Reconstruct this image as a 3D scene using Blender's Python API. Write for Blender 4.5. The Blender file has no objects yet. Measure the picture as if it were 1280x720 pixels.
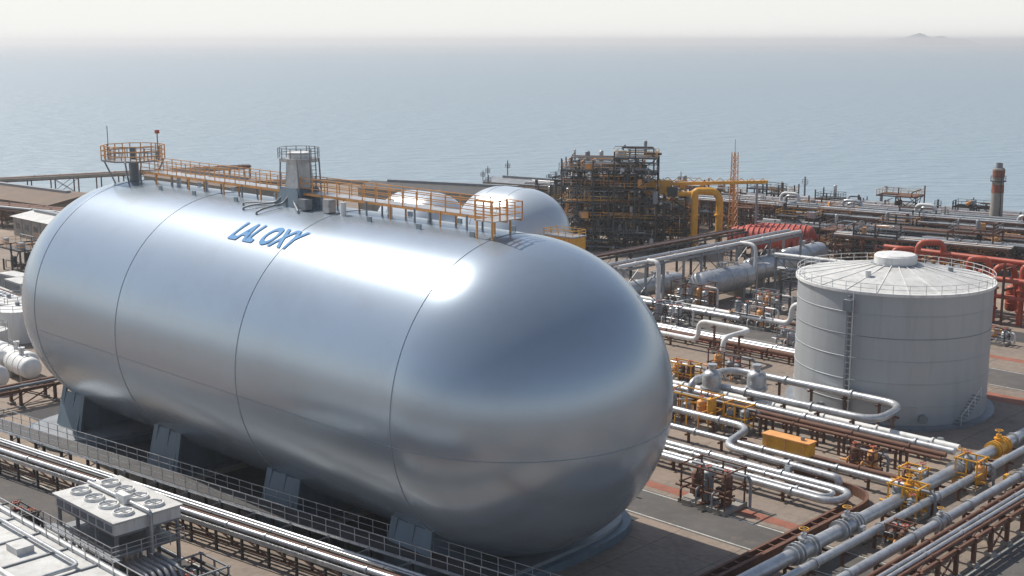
import bpy, math, random
from mathutils import Vector, Matrix
sc=bpy.context.scene
R0=random.Random(7)
# ---------------- site frame ----------------
CA,SA=.718,-.696
ANG=math.atan2(SA,CA)
def S(s,t): return (s*CA+t*.696, 95+s*SA+t*.718)
def inv(X,Y): return (.718*X-.696*(Y-95), .696*X+.718*(Y-95))
# ---------------- materials ----------------
MATS={}
def mk(name,col,rough=.5,metal=0.,var=.25,scale=.5,dirt=None,dirtamt=.0,streak=False,bump=0.,bscale=8,smooth=False):
    m=bpy.data.materials.new(name); m.use_nodes=True
    nt=m.node_tree; b=nt.nodes['Principled BSDF']; L=nt.links
    tc=nt.nodes.new('ShaderNodeTexCoord'); mp=nt.nodes.new('ShaderNodeMapping')
    L.new(tc.outputs['Object'],mp.inputs[0])
    if streak: mp.inputs['Scale'].default_value=(1,1,.12)
    n=nt.nodes.new('ShaderNodeTexNoise'); n.inputs['Scale'].default_value=scale; n.inputs['Detail'].default_value=2 if smooth else 7; n.inputs['Roughness'].default_value=.4 if smooth else .65
    L.new(mp.outputs[0],n.inputs['Vector'])
    r=nt.nodes.new('ShaderNodeMapRange'); r.inputs[1].default_value=.3; r.inputs[2].default_value=.7
    r.inputs[3].default_value=1-var; r.inputs[4].default_value=1+var*.5
    L.new(n.outputs['Fac'],r.inputs[0])
    mx=nt.nodes.new('ShaderNodeMix'); mx.data_type='RGBA'; mx.blend_type='MULTIPLY'; mx.inputs[0].default_value=1
    mx.inputs[6].default_value=(*col,1)
    L.new(r.outputs[0],mx.inputs[7])
    out=mx.outputs[2]
    if dirt:
        n2=nt.nodes.new('ShaderNodeTexNoise'); n2.inputs['Scale'].default_value=scale*3.1; n2.inputs['Detail'].default_value=8; n2.inputs['Roughness'].default_value=.7
        L.new(mp.outputs[0],n2.inputs['Vector'])
        r2=nt.nodes.new('ShaderNodeMapRange'); r2.inputs[1].default_value=.5; r2.inputs[2].default_value=.72; r2.inputs[4].default_value=dirtamt
        L.new(n2.outputs['Fac'],r2.inputs[0])
        m2=nt.nodes.new('ShaderNodeMix'); m2.data_type='RGBA'; m2.inputs[7].default_value=(*dirt,1)
        L.new(r2.outputs[0],m2.inputs[0]); L.new(out,m2.inputs[6]); out=m2.outputs[2]
    L.new(out,b.inputs['Base Color'])
    if smooth: b.inputs['Roughness'].default_value=rough
    else:
        rr=nt.nodes.new('ShaderNodeMapRange'); rr.inputs[3].default_value=max(.05,rough-.08); rr.inputs[4].default_value=min(1,rough+.12)
        L.new(n.outputs['Fac'],rr.inputs[0]); L.new(rr.outputs[0],b.inputs['Roughness'])
    b.inputs['Metallic'].default_value=metal
    if bump:
        n3=nt.nodes.new('ShaderNodeTexNoise'); n3.inputs['Scale'].default_value=bscale; n3.inputs['Detail'].default_value=5
        L.new(tc.outputs['Object'],n3.inputs['Vector'])
        bp=nt.nodes.new('ShaderNodeBump'); bp.inputs['Strength'].default_value=bump; bp.inputs['Distance'].default_value=.1
        L.new(n3.outputs['Fac'],bp.inputs['Height']); L.new(bp.outputs[0],b.inputs['Normal'])
    MATS[name]=m
    return m
mk('vessel_silver',(.37,.44,.51),.25,.6,.05,.08,(.30,.33,.36),.35,smooth=True)
mk('vessel_white',(.50,.56,.61),.3,.3,.04,.06,smooth=True)
mk('seam',(.24,.29,.33),.4,.5,.1)
mk('silver',(.49,.505,.52),.33,.5,.25,.7,(.18,.145,.115),.6)
mk('white',(.70,.70,.68),.5,0,.15,.5,(.33,.28,.23),.5,True)
mk('tankwhite',(.40,.425,.44),.42,.2,.08,.25,(.25,.25,.25),.45,True)
mk('grey',(.25,.27,.29),.5,.2,.25,.5,(.14,.1,.08),.4)
mk('dark',(.06,.062,.065),.6,.2,.4,.6,(.14,.075,.045),.5)
mk('bluegrey',(.13,.18,.22),.5,.1,.2,.4,(.1,.09,.08),.5,True)
mk('yellow',(.72,.35,.03),.5,0,.25,.8,(.22,.12,.05),.4)
mk('orange',(.74,.34,.10),.5,0,.25,.8,(.3,.14,.07),.3)
mk('red',(.46,.09,.045),.5,0,.25,.6,(.16,.06,.04),.5)
mk('coral',(.48,.085,.055),.55,0,.2,.6,(.2,.08,.06),.3)
mk('rust',(.16,.075,.048),.75,.1,.4,1.2,(.07,.048,.035),.6)
mk('concrete',(.33,.305,.27),.85,0,.25,.3,(.14,.12,.10),.5,bump=.3)
mk('tan',(.34,.27,.20),.85,0,.25,.25,(.19,.14,.10),.5)
mk('asphalt',(.055,.055,.058),.9,0,.3,.3,(.10,.08,.068),.6,bump=.3)
mk('asphalt2',(.10,.093,.088),.9,0,.3,.2,(.17,.14,.115),.6,bump=.3)
mk('redpave',(.29,.105,.065),.85,0,.35,.5,(.14,.09,.07),.6)
mk('paint',(.55,.55,.5),.7,0,.4,2.,(.17,.15,.13),.85)
mk('blue',(.0,.17,.42),.65,0,.08)
mk('roofwhite',(.55,.55,.53),.6,0,.22,.4,(.24,.21,.18),.55)
mk('brownroof',(.17,.115,.08),.8,0,.3,.2,(.08,.06,.05),.5)
mk('glass',(.03,.04,.05),.1,0,.1)
# ---------------- mesh builder ----------------
def fillet(pts,r,n=6):
    P=[Vector(p) for p in pts]
    if r<=0 or len(P)<3: return P
    out=[P[0]]
    for i in range(1,len(P)-1):
        a=P[i-1]-P[i]; b=P[i+1]-P[i]
        la,lb=a.length,b.length
        if la<1e-6 or lb<1e-6: continue
        a/=la; b/=lb
        if a.dot(b)<-.999: out.append(P[i]); continue
        th=math.pi-math.acos(max(-1,min(1,a.dot(b))))
        tr=min(r*math.tan(th/2),.48*la,.48*lb)
        for k in range(n+1):
            u=k/n
            out.append((P[i]+a*tr)*(1-u)**2+P[i]*2*u*(1-u)+(P[i]+b*tr)*u*u)
    out.append(P[-1]); return out
class MB:
    def __init__(s,name,so=0,to=0,rot=0.,z=0.,site=True):
        s.name=name;s.v=[];s.f=[];s.m=[];s.sm=[];s.mats=[];s.o=(so,to);s.rot=rot;s.z=z;s.site=site
    def mi(s,m):
        if m not in s.mats: s.mats.append(m)
        return s.mats.index(m)
    def add(s,vs,fs,mat,smooth=False):
        b=len(s.v); i=s.mi(mat)
        s.v.extend([tuple(v) for v in vs])
        for f in fs:
            s.f.append([b+k for k in f]); s.m.append(i); s.sm.append(smooth)
    def box(s,cx,cy,cz,sx,sy,sz,mat,rz=0.,taper=1.):
        c,d=math.cos(rz),math.sin(rz); vs=[]
        for z in(-.5,.5):
            k=taper if z>0 else 1
            for x,y in((-.5,-.5),(.5,-.5),(.5,.5),(-.5,.5)):
                X=x*sx*k;Y=y*sy*k
                vs.append((cx+X*c-Y*d,cy+X*d+Y*c,cz+z*sz))
        s.add(vs,[(3,2,1,0),(4,5,6,7),(0,1,5,4),(1,2,6,5),(2,3,7,6),(3,0,4,7)],mat)
    def beam(s,p,q,w,mat,h=None):
        p=Vector(p);q=Vector(q);h=h or w;d=(q-p)
        if d.length<1e-5:return
        d.normalize(); up=Vector((0,0,1)) if abs(d.z)<.95 else Vector((1,0,0))
        a=d.cross(up).normalized();b=a.cross(d).normalized()
        vs=[]
        for e in(p,q):
            for x,y in((-.5,-.5),(.5,-.5),(.5,.5),(-.5,.5)): vs.append(e+a*x*w+b*y*h)
        s.add(vs,[(3,2,1,0),(4,5,6,7),(0,1,5,4),(1,2,6,5),(2,3,7,6),(3,0,4,7)],mat)
    def tube(s,pts,r,mat,n=8,fl=0.,caps=True,r2=None):
        P=fillet(pts,fl); N=len(P)
        if N<2:return
        t=(P[1]-P[0]).normalized(); up=Vector((0,0,1)) if abs(t.z)<.9 else Vector((1,0,0))
        a=t.cross(up).normalized(); vs=[];rings=[]
        for i in range(N):
            if i==0:t=(P[1]-P[0])
            elif i==N-1:t=(P[-1]-P[-2])
            else:t=(P[i]-P[i-1]).normalized()+(P[i+1]-P[i]).normalized()
            if t.length<1e-9: t=Vector((0,0,1))
            t.normalize(); a=(a-t*a.dot(t))
            if a.length<1e-6: a=t.orthogonal()
            a.normalize(); b=t.cross(a)
            rr=r if r2 is None else r+(r2-r)*i/(N-1)
            ring=[P[i]+(a*math.cos(2*math.pi*k/n)+b*math.sin(2*math.pi*k/n))*rr for k in range(n)]
            rings.append(ring)
        for g in rings: vs+=g
        fs=[]
        for i in range(N-1):
            for k in range(n):
                k2=(k+1)%n; fs.append((i*n+k,i*n+k2,(i+1)*n+k2,(i+1)*n+k))
        s.add(vs,fs,mat,True)
        if caps:
            s.add(rings[0],[tuple(range(n))[::-1]],mat); s.add(rings[-1],[tuple(range(n))],mat)
    def cyl(s,p,q,r,mat,n=12,r2=None): s.tube([p,q],r,mat,n,0,True,r2)
    def lathe(s,c,axis,prof,mat,n=24,smooth=True,sharp=False):
        ax=Vector(axis).normalized(); a=ax.orthogonal().normalized(); b=ax.cross(a); c=Vector(c)
        rings=[[c+ax*h+(a*math.cos(2*math.pi*k/n)+b*math.sin(2*math.pi*k/n))*r for k in range(n)] for r,h in prof]
        if sharp:
            for i in range(len(prof)-1):
                s.add(rings[i]+rings[i+1],[(k,(k+1)%n,n+(k+1)%n,n+k) for k in range(n)],mat,smooth)
        else:
            vs=[];[vs.extend(g) for g in rings]
            s.add(vs,[(i*n+k,i*n+(k+1)%n,(i+1)*n+(k+1)%n,(i+1)*n+k) for i in range(len(prof)-1) for k in range(n)],mat,smooth)
    def vessel(s,p,q,r,mat,n=20,hd=.55,bands=0):
        p=Vector(p);q=Vector(q);d=q-p;L=d.length;d.normalize()
        pr=[]
        for i in range(7):
            a=math.pi/2*i/6; pr.append((max(.001,r*math.sin(a)),-r*hd*math.cos(a)))
        pr2=[(x,L-y) for x,y in pr[::-1]]
        s.lathe(p,d,pr+pr2,mat,n)
        for i in range(bands):
            h=L*(i+.5)/bands
            s.lathe(p,d,[(r,h-.08),(r*1.03,h-.08),(r*1.03,h+.08),(r,h+.08)],mat,n)
    def flange(s,p,ax,r,mat,w=.12,n=10):
        p=Vector(p);ax=Vector(ax).normalized(); s.cyl(p-ax*w,p+ax*w,r,mat,n)
    def rail(s,pts,h,mat,sp=1.5,r=.04,closed=False,mids=1):
        P=[Vector(p) for p in pts]
        if closed:P.append(P[0])
        for i in range(len(P)-1):
            a,b=P[i],P[i+1];L=(b-a).length;k=max(1,round(L/sp))
            for j in range(k+(1 if i==len(P)-2 else 0)):
                q=a.lerp(b,j/k); s.beam(q,q+Vector((0,0,h)),r*2,mat)
            for m in range(mids+1):
                z=Vector((0,0,h*(1-m/(mids+1)))); s.beam(a+z,b+z,r*1.8,mat)
    def done(s):
        me=bpy.data.meshes.new(s.name); me.from_pydata(s.v,[],s.f)
        for m in s.mats: me.materials.append(MATS[m])
        me.polygons.foreach_set('material_index',s.m); me.polygons.foreach_set('use_smooth',s.sm); me.update()
        ob=bpy.data.objects.new(s.name,me); sc.collection.objects.link(ob)
        if s.site:
            X,Y=S(*s.o); ob.location=(X,Y,s.z); ob.rotation_euler=(0,0,ANG+s.rot)
        return ob
# ================= CAMERA / LIGHT =================
cam=bpy.data.cameras.new('camera'); co=bpy.data.objects.new('camera',cam); sc.collection.objects.link(co)
co.location=(0,0,40); pit=math.radians(10.97); co.rotation_euler=(math.radians(90)-pit,0,0)
cam.lens=45; cam.sensor_width=36; cam.clip_end=80000; cam.clip_start=.5; sc.camera=co
EL=math.radians(50); D=Vector((-.75,.66,0)).normalized()*math.cos(EL)+Vector((0,0,math.sin(EL)))
sl=bpy.data.lights.new('sun','SUN'); sl.energy=5; sl.angle=math.radians(.53); sl.color=(1,.94,.85)
so=bpy.data.objects.new('sun',sl); sc.collection.objects.link(so); so.rotation_euler=D.to_track_quat('Z','Y').to_euler()
w=bpy.data.worlds.new('World'); sc.world=w; w.use_nodes=True; nt=w.node_tree
sky=nt.nodes.new('ShaderNodeTexSky'); sky.sky_type='NISHITA'; sky.sun_disc=False; sky.sun_elevation=EL
sky.sun_rotation=math.atan2(-.75,.66)%(2*math.pi); sky.dust_density=1; sky.air_density=1; sky.ozone_density=1
hs=nt.nodes.new('ShaderNodeHueSaturation'); hs.inputs['Saturation'].default_value=.8
nt.links.new(sky.outputs[0],hs.inputs['Color'])
tc=nt.nodes.new('ShaderNodeTexCoord'); sx=nt.nodes.new('ShaderNodeSeparateXYZ'); nt.links.new(tc.outputs['Generated'],sx.inputs[0])
mr=nt.nodes.new('ShaderNodeMapRange'); mr.interpolation_type='SMOOTHSTEP'; mr.inputs[1].default_value=-.02; mr.inputs[2].default_value=.26; mr.inputs[3].default_value=1; mr.inputs[4].default_value=0
nt.links.new(sx.outputs['Z'],mr.inputs[0])
mx=nt.nodes.new('ShaderNodeMix'); mx.data_type='RGBA'; nt.links.new(mr.outputs[0],mx.inputs[0]); nt.links.new(hs.outputs[0],mx.inputs[6]); mx.inputs[7].default_value=(7.9,7.9,7.65,1)
bg=nt.nodes['Background']; nt.links.new(mx.outputs[2],bg.inputs[0]); bg.inputs[1].default_value=.12
sc.view_settings.view_transform='Standard'
# haze layer over sea and plant
hz=MB('sea_haze',site=False)
MATS['haze']=bpy.data.materials.new('sea_haze'); m=MATS['haze']; m.use_nodes=True; nt=m.node_tree; nt.nodes.remove(nt.nodes['Principled BSDF'])
v=nt.nodes.new('ShaderNodeVolumeScatter'); v.inputs['Color'].default_value=(.97,.99,1,1); v.inputs['Density'].default_value=.0002; v.inputs['Anisotropy'].default_value=.35
nt.links.new(v.outputs[0],nt.nodes['Material Output'].inputs['Volume'])
hz.box(0,8500,24,24000,21000,66,'haze'); hz.done()
# ================= SEA & LAND =================
def matsea():
    m=bpy.data.materials.new('sea_water'); m.use_nodes=True; nt=m.node_tree; b=nt.nodes['Principled BSDF'];L=nt.links
    b.inputs['Base Color'].default_value=(.24,.31,.355,1); b.inputs['Roughness'].default_value=.42; b.inputs['IOR'].default_value=1.33
    tc=nt.nodes.new('ShaderNodeTexCoord')
    n=nt.nodes.new('ShaderNodeTexNoise'); n.inputs['Scale'].default_value=.22; n.inputs['Detail'].default_value=6
    mp=nt.nodes.new('ShaderNodeMapping'); mp.inputs['Scale'].default_value=(.4,1,1); L.new(tc.outputs['Object'],mp.inputs[0]); L.new(mp.outputs[0],n.inputs['Vector'])
    bp=nt.nodes.new('ShaderNodeBump'); bp.inputs['Strength'].default_value=1; bp.inputs['Distance'].default_value=2.2
    L.new(n.outputs['Fac'],bp.inputs['Height']); L.new(bp.outputs[0],b.inputs['Normal'])
    return m
MATS['sea']=matsea()
sea=MB('sea',site=False); sea.add([(-40000,-2000,-3),(40000,-2000,-3),(40000,60000,-3),(-40000,60000,-3)],[(0,1,2,3)],'sea'); sea.done()
def matground():
    m=bpy.data.materials.new('ground_concrete'); m.use_nodes=True; nt=m.node_tree; b=nt.nodes['Principled BSDF'];L=nt.links
    tc=nt.nodes.new('ShaderNodeTexCoord'); mp=nt.nodes.new('ShaderNodeMapping'); mp.inputs['Rotation'].default_value=(0,0,-ANG)
    L.new(tc.outputs['Object'],mp.inputs[0])
    def noise(sc_,d=8,r=.6):
        n=nt.nodes.new('ShaderNodeTexNoise'); n.inputs['Scale'].default_value=sc_; n.inputs['Detail'].default_value=d; n.inputs['Roughness'].default_value=r
        L.new(mp.outputs[0],n.inputs['Vector']); return n.outputs['Fac']
    def mix(f,a,c,bt='MIX'):
        x=nt.nodes.new('ShaderNodeMix'); x.data_type='RGBA'; x.blend_type=bt
        if isinstance(f,float): x.inputs[0].default_value=f
        else: L.new(f,x.inputs[0])
        for i,q in((6,a),(7,c)):
            if isinstance(q,tuple): x.inputs[i].default_value=(*q,1)
            else: L.new(q,x.inputs[i])
        return x.outputs[2]
    def mr(f,a,c,lo=0.,hi=1.):
        r=nt.nodes.new('ShaderNodeMapRange'); r.inputs[1].default_value=a; r.inputs[2].default_value=c; r.inputs[3].default_value=lo; r.inputs[4].default_value=hi
        L.new(f,r.inputs[0]); return r.outputs[0]
    br=nt.nodes.new('ShaderNodeTexBrick'); L.new(mp.outputs[0],br.inputs['Vector']); br.offset=0
    br.inputs['Scale'].default_value=1; br.inputs['Brick Width'].default_value=6; br.inputs['Row Height'].default_value=6; br.inputs['Mortar Size'].default_value=.05; br.inputs['Mortar Smooth'].default_value=.2
    br.inputs['Color1'].default_value=(.33,.25,.19,1); br.inputs['Color2'].default_value=(.26,.205,.165,1); br.inputs['Mortar'].default_value=(.10,.085,.07,1)
    c=br.outputs['Color']
    br2=nt.nodes.new('ShaderNodeTexBrick'); L.new(mp.outputs[0],br2.inputs['Vector']); br2.offset=.5
    br2.inputs['Scale'].default_value=1; br2.inputs['Brick Width'].default_value=31; br2.inputs['Row Height'].default_value=17; br2.inputs['Mortar Size'].default_value=0
    br2.inputs['Color1'].default_value=(1,1,1,1); br2.inputs['Color2'].default_value=(.5,.5,.52,1); br2.inputs['Mortar'].default_value=(1,1,1,1)
    c=mix(.8,c,br2.outputs['Color'],'MULTIPLY')
    c=mix(mr(noise(.035,6),.48,.62,0,.7),c,(.145,.125,.11))
    c=mix(mr(noise(.3,9,.7),.48,.68,0,.7),c,(.10,.08,.065))
    c=mix(mr(noise(1.7,9,.7),.35,.65,.0,.35),c,(.37,.30,.235))
    L.new(c,b.inputs['Base Color']); b.inputs['Roughness'].default_value=.85
    bp=nt.nodes.new('ShaderNodeBump'); bp.inputs['Strength'].default_value=.3; bp.inputs['Distance'].default_value=.05
    L.new(noise(6),bp.inputs['Height']); L.new(bp.outputs[0],b.inputs['Normal'])
    return m
MATS['ground']=matground()
land=MB('ground',site=False)
poly=[(-900,-300),(900,-300),(900,-250),(111,277),(10,343),(-60,368),(-130,318),(-900,-60)]
n=len(poly)
land.add([(x,y,0) for x,y in poly],[tuple(range(n))],'ground')
for i in range(n):
    a,b=poly[i],poly[(i+1)%n]
    land.add([(a[0],a[1],-4),(b[0],b[1],-4),(b[0],b[1],0),(a[0],a[1],0)],[(3,2,1,0)],'concrete')
land.done()
sw=MB('seawall',site=False)
for a,b in((poly[2],poly[3]),(poly[3],poly[4]),(poly[4],poly[5]),(poly[5],poly[6]),(poly[6],poly[7])):
    sw.beam((a[0],a[1]-2,.6),(b[0],b[1]-2,.6),1.2,'concrete',1.2)
sw.done()
def strip(name,s0,t0,s1,t1,mat,z):
    m=MB(name); m.add([(s0,t0,z),(s1,t0,z),(s1,t1,z),(s0,t1,z)],[(0,1,2,3)],mat); return m.done()
strip('road',-160,76,60,84,'asphalt2',.004)
strip('road',-160,14,60,19.5,'asphalt2',.004)
strip('road',27,-60,34,140,'asphalt2',.008)
strip('road',-120,-23,40,-18,'asphalt2',.004)
strip('tank_apron',-66,-9,2,13.5,'asphalt',.012)
strip('road',-160,100,60,106,'asphalt',.004)
strip('red_walkway',-100,70,34,73,'redpave',.012)
strip('red_walkway',-160,89,20,90.5,'redpave',.012)
strip('red_walkway',-160,-30,40,-28.5,'redpave',.012)
strip('red_walkway',-14,20.3,15,21.6,'redpave',.016)
rm=MB('road_marking')
for t in (14.3,19.2,76.3,83.7,-22.8,-18.2):
    rm.add([(-160,t-.08,.02),(26.5,t-.08,.02),(26.5,t+.08,.02),(-160,t+.08,.02)],[(0,1,2,3)],'paint')
for s_ in (27.4,33.6):
    rm.add([(s_-.08,-60,.022),(s_+.08,-60,.022),(s_+.08,140,.022),(s_-.08,140,.022)],[(0,1,2,3)],'paint')
for k in range(12):
    s_=-60+k*3.2
    rm.add([(s_-.07,-28,.02),(s_+.07,-28,.02),(s_+.07,-23.5,.02),(s_-.07,-23.5,.02)],[(0,1,2,3)],'paint')
rm.done()
# ================= MAIN VESSEL =================
RR,ZC,LS=12.3,13.4,-53.7
T=MB('horizontal_storage_tank')
pr=[]
N=40
for i in range(N+1):
    a=math.pi/2*i/N; pr.append((max(.002,RR*math.sin(a)),-RR*math.cos(a)))
cyl_=[(RR,53.7*k/20) for k in range(1,20)]
pr=pr+cyl_+[(x,53.7-y) for x,y in pr[::-1]]
T.lathe((LS,0,ZC),(1,0,0),pr,'vessel_silver',160)
def ringat(s_,rr=.04,Rr=RR):
    n=120
    T.tube([(s_,Rr*math.sin(2*math.pi*k/n),ZC+Rr*math.cos(2*math.pi*k/n)) for k in range(n+1)],rr,'seam',6,caps=False)
for s_ in(0,-19,-38,LS): ringat(s_)
aa=math.radians(97)
for sg in(-1,1):
    zz=ZC+RR*math.cos(aa); tt=sg*RR*math.sin(aa)
    T.beam((LS,tt,zz),(0,tt,zz),.04,'seam')
zz=ZC+RR*math.cos(aa); rr_=RR*math.sin(aa)
T.tube([(rr_*math.cos(x),rr_*math.sin(x),zz) for x in[-math.pi/2+math.pi*k/60 for k in range(61)]],.03,'seam',6)
for ph in(35,):
    p=math.radians(ph)
    T.tube([(RR*math.sin(x)*math.cos(p),RR*math.sin(x)*math.sin(p),ZC+RR*math.cos(x)) for x in[math.radians(50+4*k) for k in range(24)]],.025,'seam',6)
def pad(cs,hs_,ht,h,mat):
    n=40;vs=[]
    for k in range(n):
        a=2*math.pi*k/n; e=.6
        vs.append((cs+hs_*math.copysign(abs(math.cos(a))**e,math.cos(a)),ht*math.copysign(abs(math.sin(a))**e,math.sin(a))))
    T.add([(x,y,0) for x,y in vs]+[(x,y,h) for x,y in vs],[tuple(range(n,2*n))]+[(k,(k+1)%n,n+(k+1)%n,n+k) for k in range(n)],mat)
for cs in(-54,-36,-18,-2):
    end=cs in(-54,-2)
    if end:
        pad(cs,6.6,13,.7,'bluegrey'); pad(cs,6.0,12.2,1.0,'grey')
    n=16; top=[];W=8.6
    for k in range(n+1):
        y=-W+2*W*k/n; top.append((y,ZC-math.sqrt((RR+.02)**2-y*y)))
    base=[(-W-1.2,.3),( W+1.2,.3)]
    pl=[base[0]]+top+[base[1]]
    m_=len(pl); w_=1.9
    T.add([(cs-w_,y,z) for y,z in pl]+[(cs+w_,y,z) for y,z in pl],
      [tuple(range(m_))[::-1],tuple(range(m_,2*m_))]+[(k,(k+1)%m_,m_+(k+1)%m_,m_+k) for k in range(m_)],'bluegrey')
    for sy in(-1,1):
        for ds in(-1.9,0,1.9):
            T.beam((cs+ds*1.15,sy*(W+.9),.3),(cs+ds,sy*(W-.1),5.0),.22,'bluegrey',.7)
    T.box(cs,0,.25,5.6,2*W+5,.5,'concrete')
    T.box(cs,0,.6,5,2*W+3.6,.3,'bluegrey')
# --- top walkway
ZT=ZC+RR
dk=ZT+1.15
for t in(-.8,.8):
    T.rail([(-52,t,dk),(.3,t,dk)],1.3,'orange',1.7,.034,mids=2)
    T.beam((-52,t,dk-.1),(.3,t,dk-.1),.1,'orange',.18)
T.box(-25.8,0,dk,52.2,1.5,.06,'silver')
k=-52
while k<.6:
    for t in(-.85,.85): T.beam((k,t,ZT-.3),(k,t,dk),.12,'orange' if int(k)%2 else 'grey')
    k+=3
T.rail([(.3,-.8,dk),(.3,.8,dk)],1.3,'orange',.8,.034,mids=2)
T.box(-.6,-1.6,dk,1.9,1.6,.07,'silver'); T.rail([(-1.5,-2.4,dk),(.3,-2.4,dk),(.3,-.8,dk)],1.5,'orange',.9,.05,mids=2)
for a,b in((-1.4,-2.3),(.2,-2.3)): T.beam((a,b,ZT-.5),(a,b,dk),.12,'orange')
for s_ in(-46,-40,-33,-14,-8,-2):
    T.box(s_,-2.2,ZT-.1,.5,.15,.6,'seam'); T.box(s_,2.2,ZT-.1,.5,.15,.6,'seam')
# end platform
px,pz=-54.8,ZT+2.1
oc=[(px+2.9*a,2.9*b,pz) for a,b in((-1,-.45),(-.45,-1),(.45,-1),(1,-.45),(1,.45),(.45,1),(-.45,1),(-1,.45))]
T.add([(x,y,z-.1) for x,y,z in oc]+[(x,y,z+.05) for x,y,z in oc],[tuple(range(8))[::-1],tuple(range(8,16))]+[(k,(k+1)%8,8+(k+1)%8,8+k) for k in range(8)],'grey')
T.rail(oc,1.5,'orange',1.0,.045,True,mids=2)
T.rail([(x*1+0,y*.72,pz+.0) for x,y,z in oc],.9,'grey',1.2,.04,True,mids=1)
T.cyl((px,0,ZT-1),(px,0,pz),.5,'grey',12); T.cyl((px,0,pz),(px,0,pz+1.3),.35,'bluegrey',12)
for a,b in((-1,-1),(1,-1),(1,1),(-1,1)): T.beam((px+a*1.2,b*1.2,ZT-1),(px+a*2.2,b*2.2,pz),.14,'grey')
T.cyl((px-2.9,-1.2,pz),(px-2.9,-1.2,pz+3.4),.05,'grey',6)
T.cyl((px+2.9,1.2,pz),(px+2.9,1.2,pz+2.8),.07,'grey',6); T.box(px+2.9,1.2,pz+2.95,.35,.35,.35,'red')
# valve tower mid
vx=-26
T.box(vx,-.2,ZT+.6,3.6,3.2,1.8,'bluegrey',taper=.7)
T.box(vx,-.2,ZT+2.5,2.0,1.7,2.6,'silver',taper=.85); T.box(vx,-.2,ZT+3.9,2.6,2.3,.3,'silver')
T.cyl((vx,-.2,ZT+4.),(vx,-.2,ZT+4.6),1.,'white',16)
c8=[(vx+1.8*math.cos(a),-.2+1.8*math.sin(a),ZT+4.1) for a in[2*math.pi*k/12 for k in range(12)]]
T.add([(x,y,z) for x,y,z in c8],[tuple(range(12))],'grey'); T.rail(c8,.9,'grey',1.,.03,True,mids=1)
for dx,dy in((-1.5,-1.3),(1.5,-1.3),(1.5,1.1),(-1.5,1.1)): T.beam((vx+dx,dy,ZT),(vx+dx*.8,dy,ZT+4.1),.1,'grey')
for dy in(-.3,.3): T.beam((vx+1.9,dy,ZT),(vx+1.7,dy,ZT+5.2),.07,'grey')
for k in range(14): T.beam((vx+1.88,-.3,ZT+.35*k),(vx+1.88,.3,ZT+.35*k),.05,'grey')
def cp(s_,th,dr=0.):
    th=math.radians(th); return (s_,-(RR+dr)*math.sin(th),ZC+(RR+dr)*math.cos(th))
for a,b,r,th in((vx-.8,vx-3.8,.10,17),(vx+.6,vx+3.2,.09,13),(vx-.2,vx-5.,.09,13),(vx,vx-1.2,.1,19)):
    pts=[cp(a,1,1.3),cp(a,6,.9)]+[cp(a+(b-a)*k/5,6+(th-6)*k/5,.3) for k in range(1,5)]+[cp(b,th,.2),cp(b,th,-.2)]
    T.tube(pts,r,'grey',8,1.)
T.box(vx+3,-1.9,ZT+.4,1,.7,.9,'grey'); T.box(vx+6,-1.6,ZT+.5,.8,.8,1.1,'silver'); T.cyl((vx+8,-1.7,ZT-.2),(vx+8,-1.7,ZT+1),.25,'white')
for s_ in(-49,-44,-16,-11): T.cyl((s_,1.7,ZT-.3),(s_,1.7,ZT+.9),.22,'silver'); T.flange((s_,1.7,ZT+.9),(0,0,1),.38,'silver')
tank=T.done()
# lettering wrapped on the shell
cu=bpy.data.curves.new('lettering','FONT'); cu.body='LAL OXY'; cu.size=3.1; cu.offset=.11; cu.resolution_u=4
to=bpy.data.objects.new('lettering_tmp',cu); sc.collection.objects.link(to)
bpy.context.view_layer.update()
dg=bpy.context.evaluated_depsgraph_get(); me=bpy.data.meshes.new_from_object(to.evaluated_get(dg))
import bmesh
bm=bmesh.new(); bm.from_mesh(me)
bmesh.ops.triangulate(bm,faces=bm.faces); bmesh.ops.subdivide_edges(bm,edges=bm.edges,cuts=3)
xs=[v.co.x for v in bm.verts]; x0=min(xs); sx=8.9/(max(xs)-x0)
for v in bm.verts:
    th=math.radians(36)-(v.co.y)/RR
    v.co=Vector((-26.9+(v.co.x-x0)*sx+v.co.y*.15,-(RR+.07)*math.sin(th),ZC+(RR+.07)*math.cos(th)))
bm.to_mesh(me); bm.free(); me.materials.clear(); me.materials.append(MATS['blue'])
bpy.data.objects.remove(to)
lo=bpy.data.objects.new('lettering',me); sc.collection.objects.link(lo); lo.parent=tank
# ================= WHITE STORAGE TANK =================
W=MB('cylindrical_storage_tank',-.3,61)
r=10.4;h=14.3
W.lathe((0,0,0),(0,0,1),[(r,0),(r,h)],'tankwhite',96)
W.lathe((0,0,0),(0,0,1),[(r+.25,h-.25),(r+.25,h+.05),(r-.1,h+.05)],'white',96,sharp=True)
W.lathe((0,0,0),(0,0,1),[(r,h-.25),(r+.25,h-.25)],'white',96)
W.lathe((0,0,0),(0,0,1),[(r-.1,h+.05),(r*.5,h+1.0),(1.5,h+1.7)],'roofwhite',96)
for z in(2.4,4.8,7.2,9.6,12):
    W.lathe((0,0,0),(0,0,1),[(r,z-.04),(r+.04,z-.04),(r+.04,z+.04),(r,z+.04)],'tankwhite' if z!=9.6 else 'grey',96)
W.lathe((0,0,0),(0,0,1),[(r+.9,0),(r+.9,.35),(r,.35)],'grey',96,sharp=True)
W.lathe((0,0,0),(0,0,1),[(2.3,h+1.3),(2.3,h+2.4),(2.1,h+2.6),(0.01,h+2.8)],'white',32,sharp=True)
W.lathe((0,0,0),(0,0,1),[(2.6,h+1.3),(2.6,h+1.6),(2.2,h+1.6)],'grey',32,sharp=True)
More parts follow.
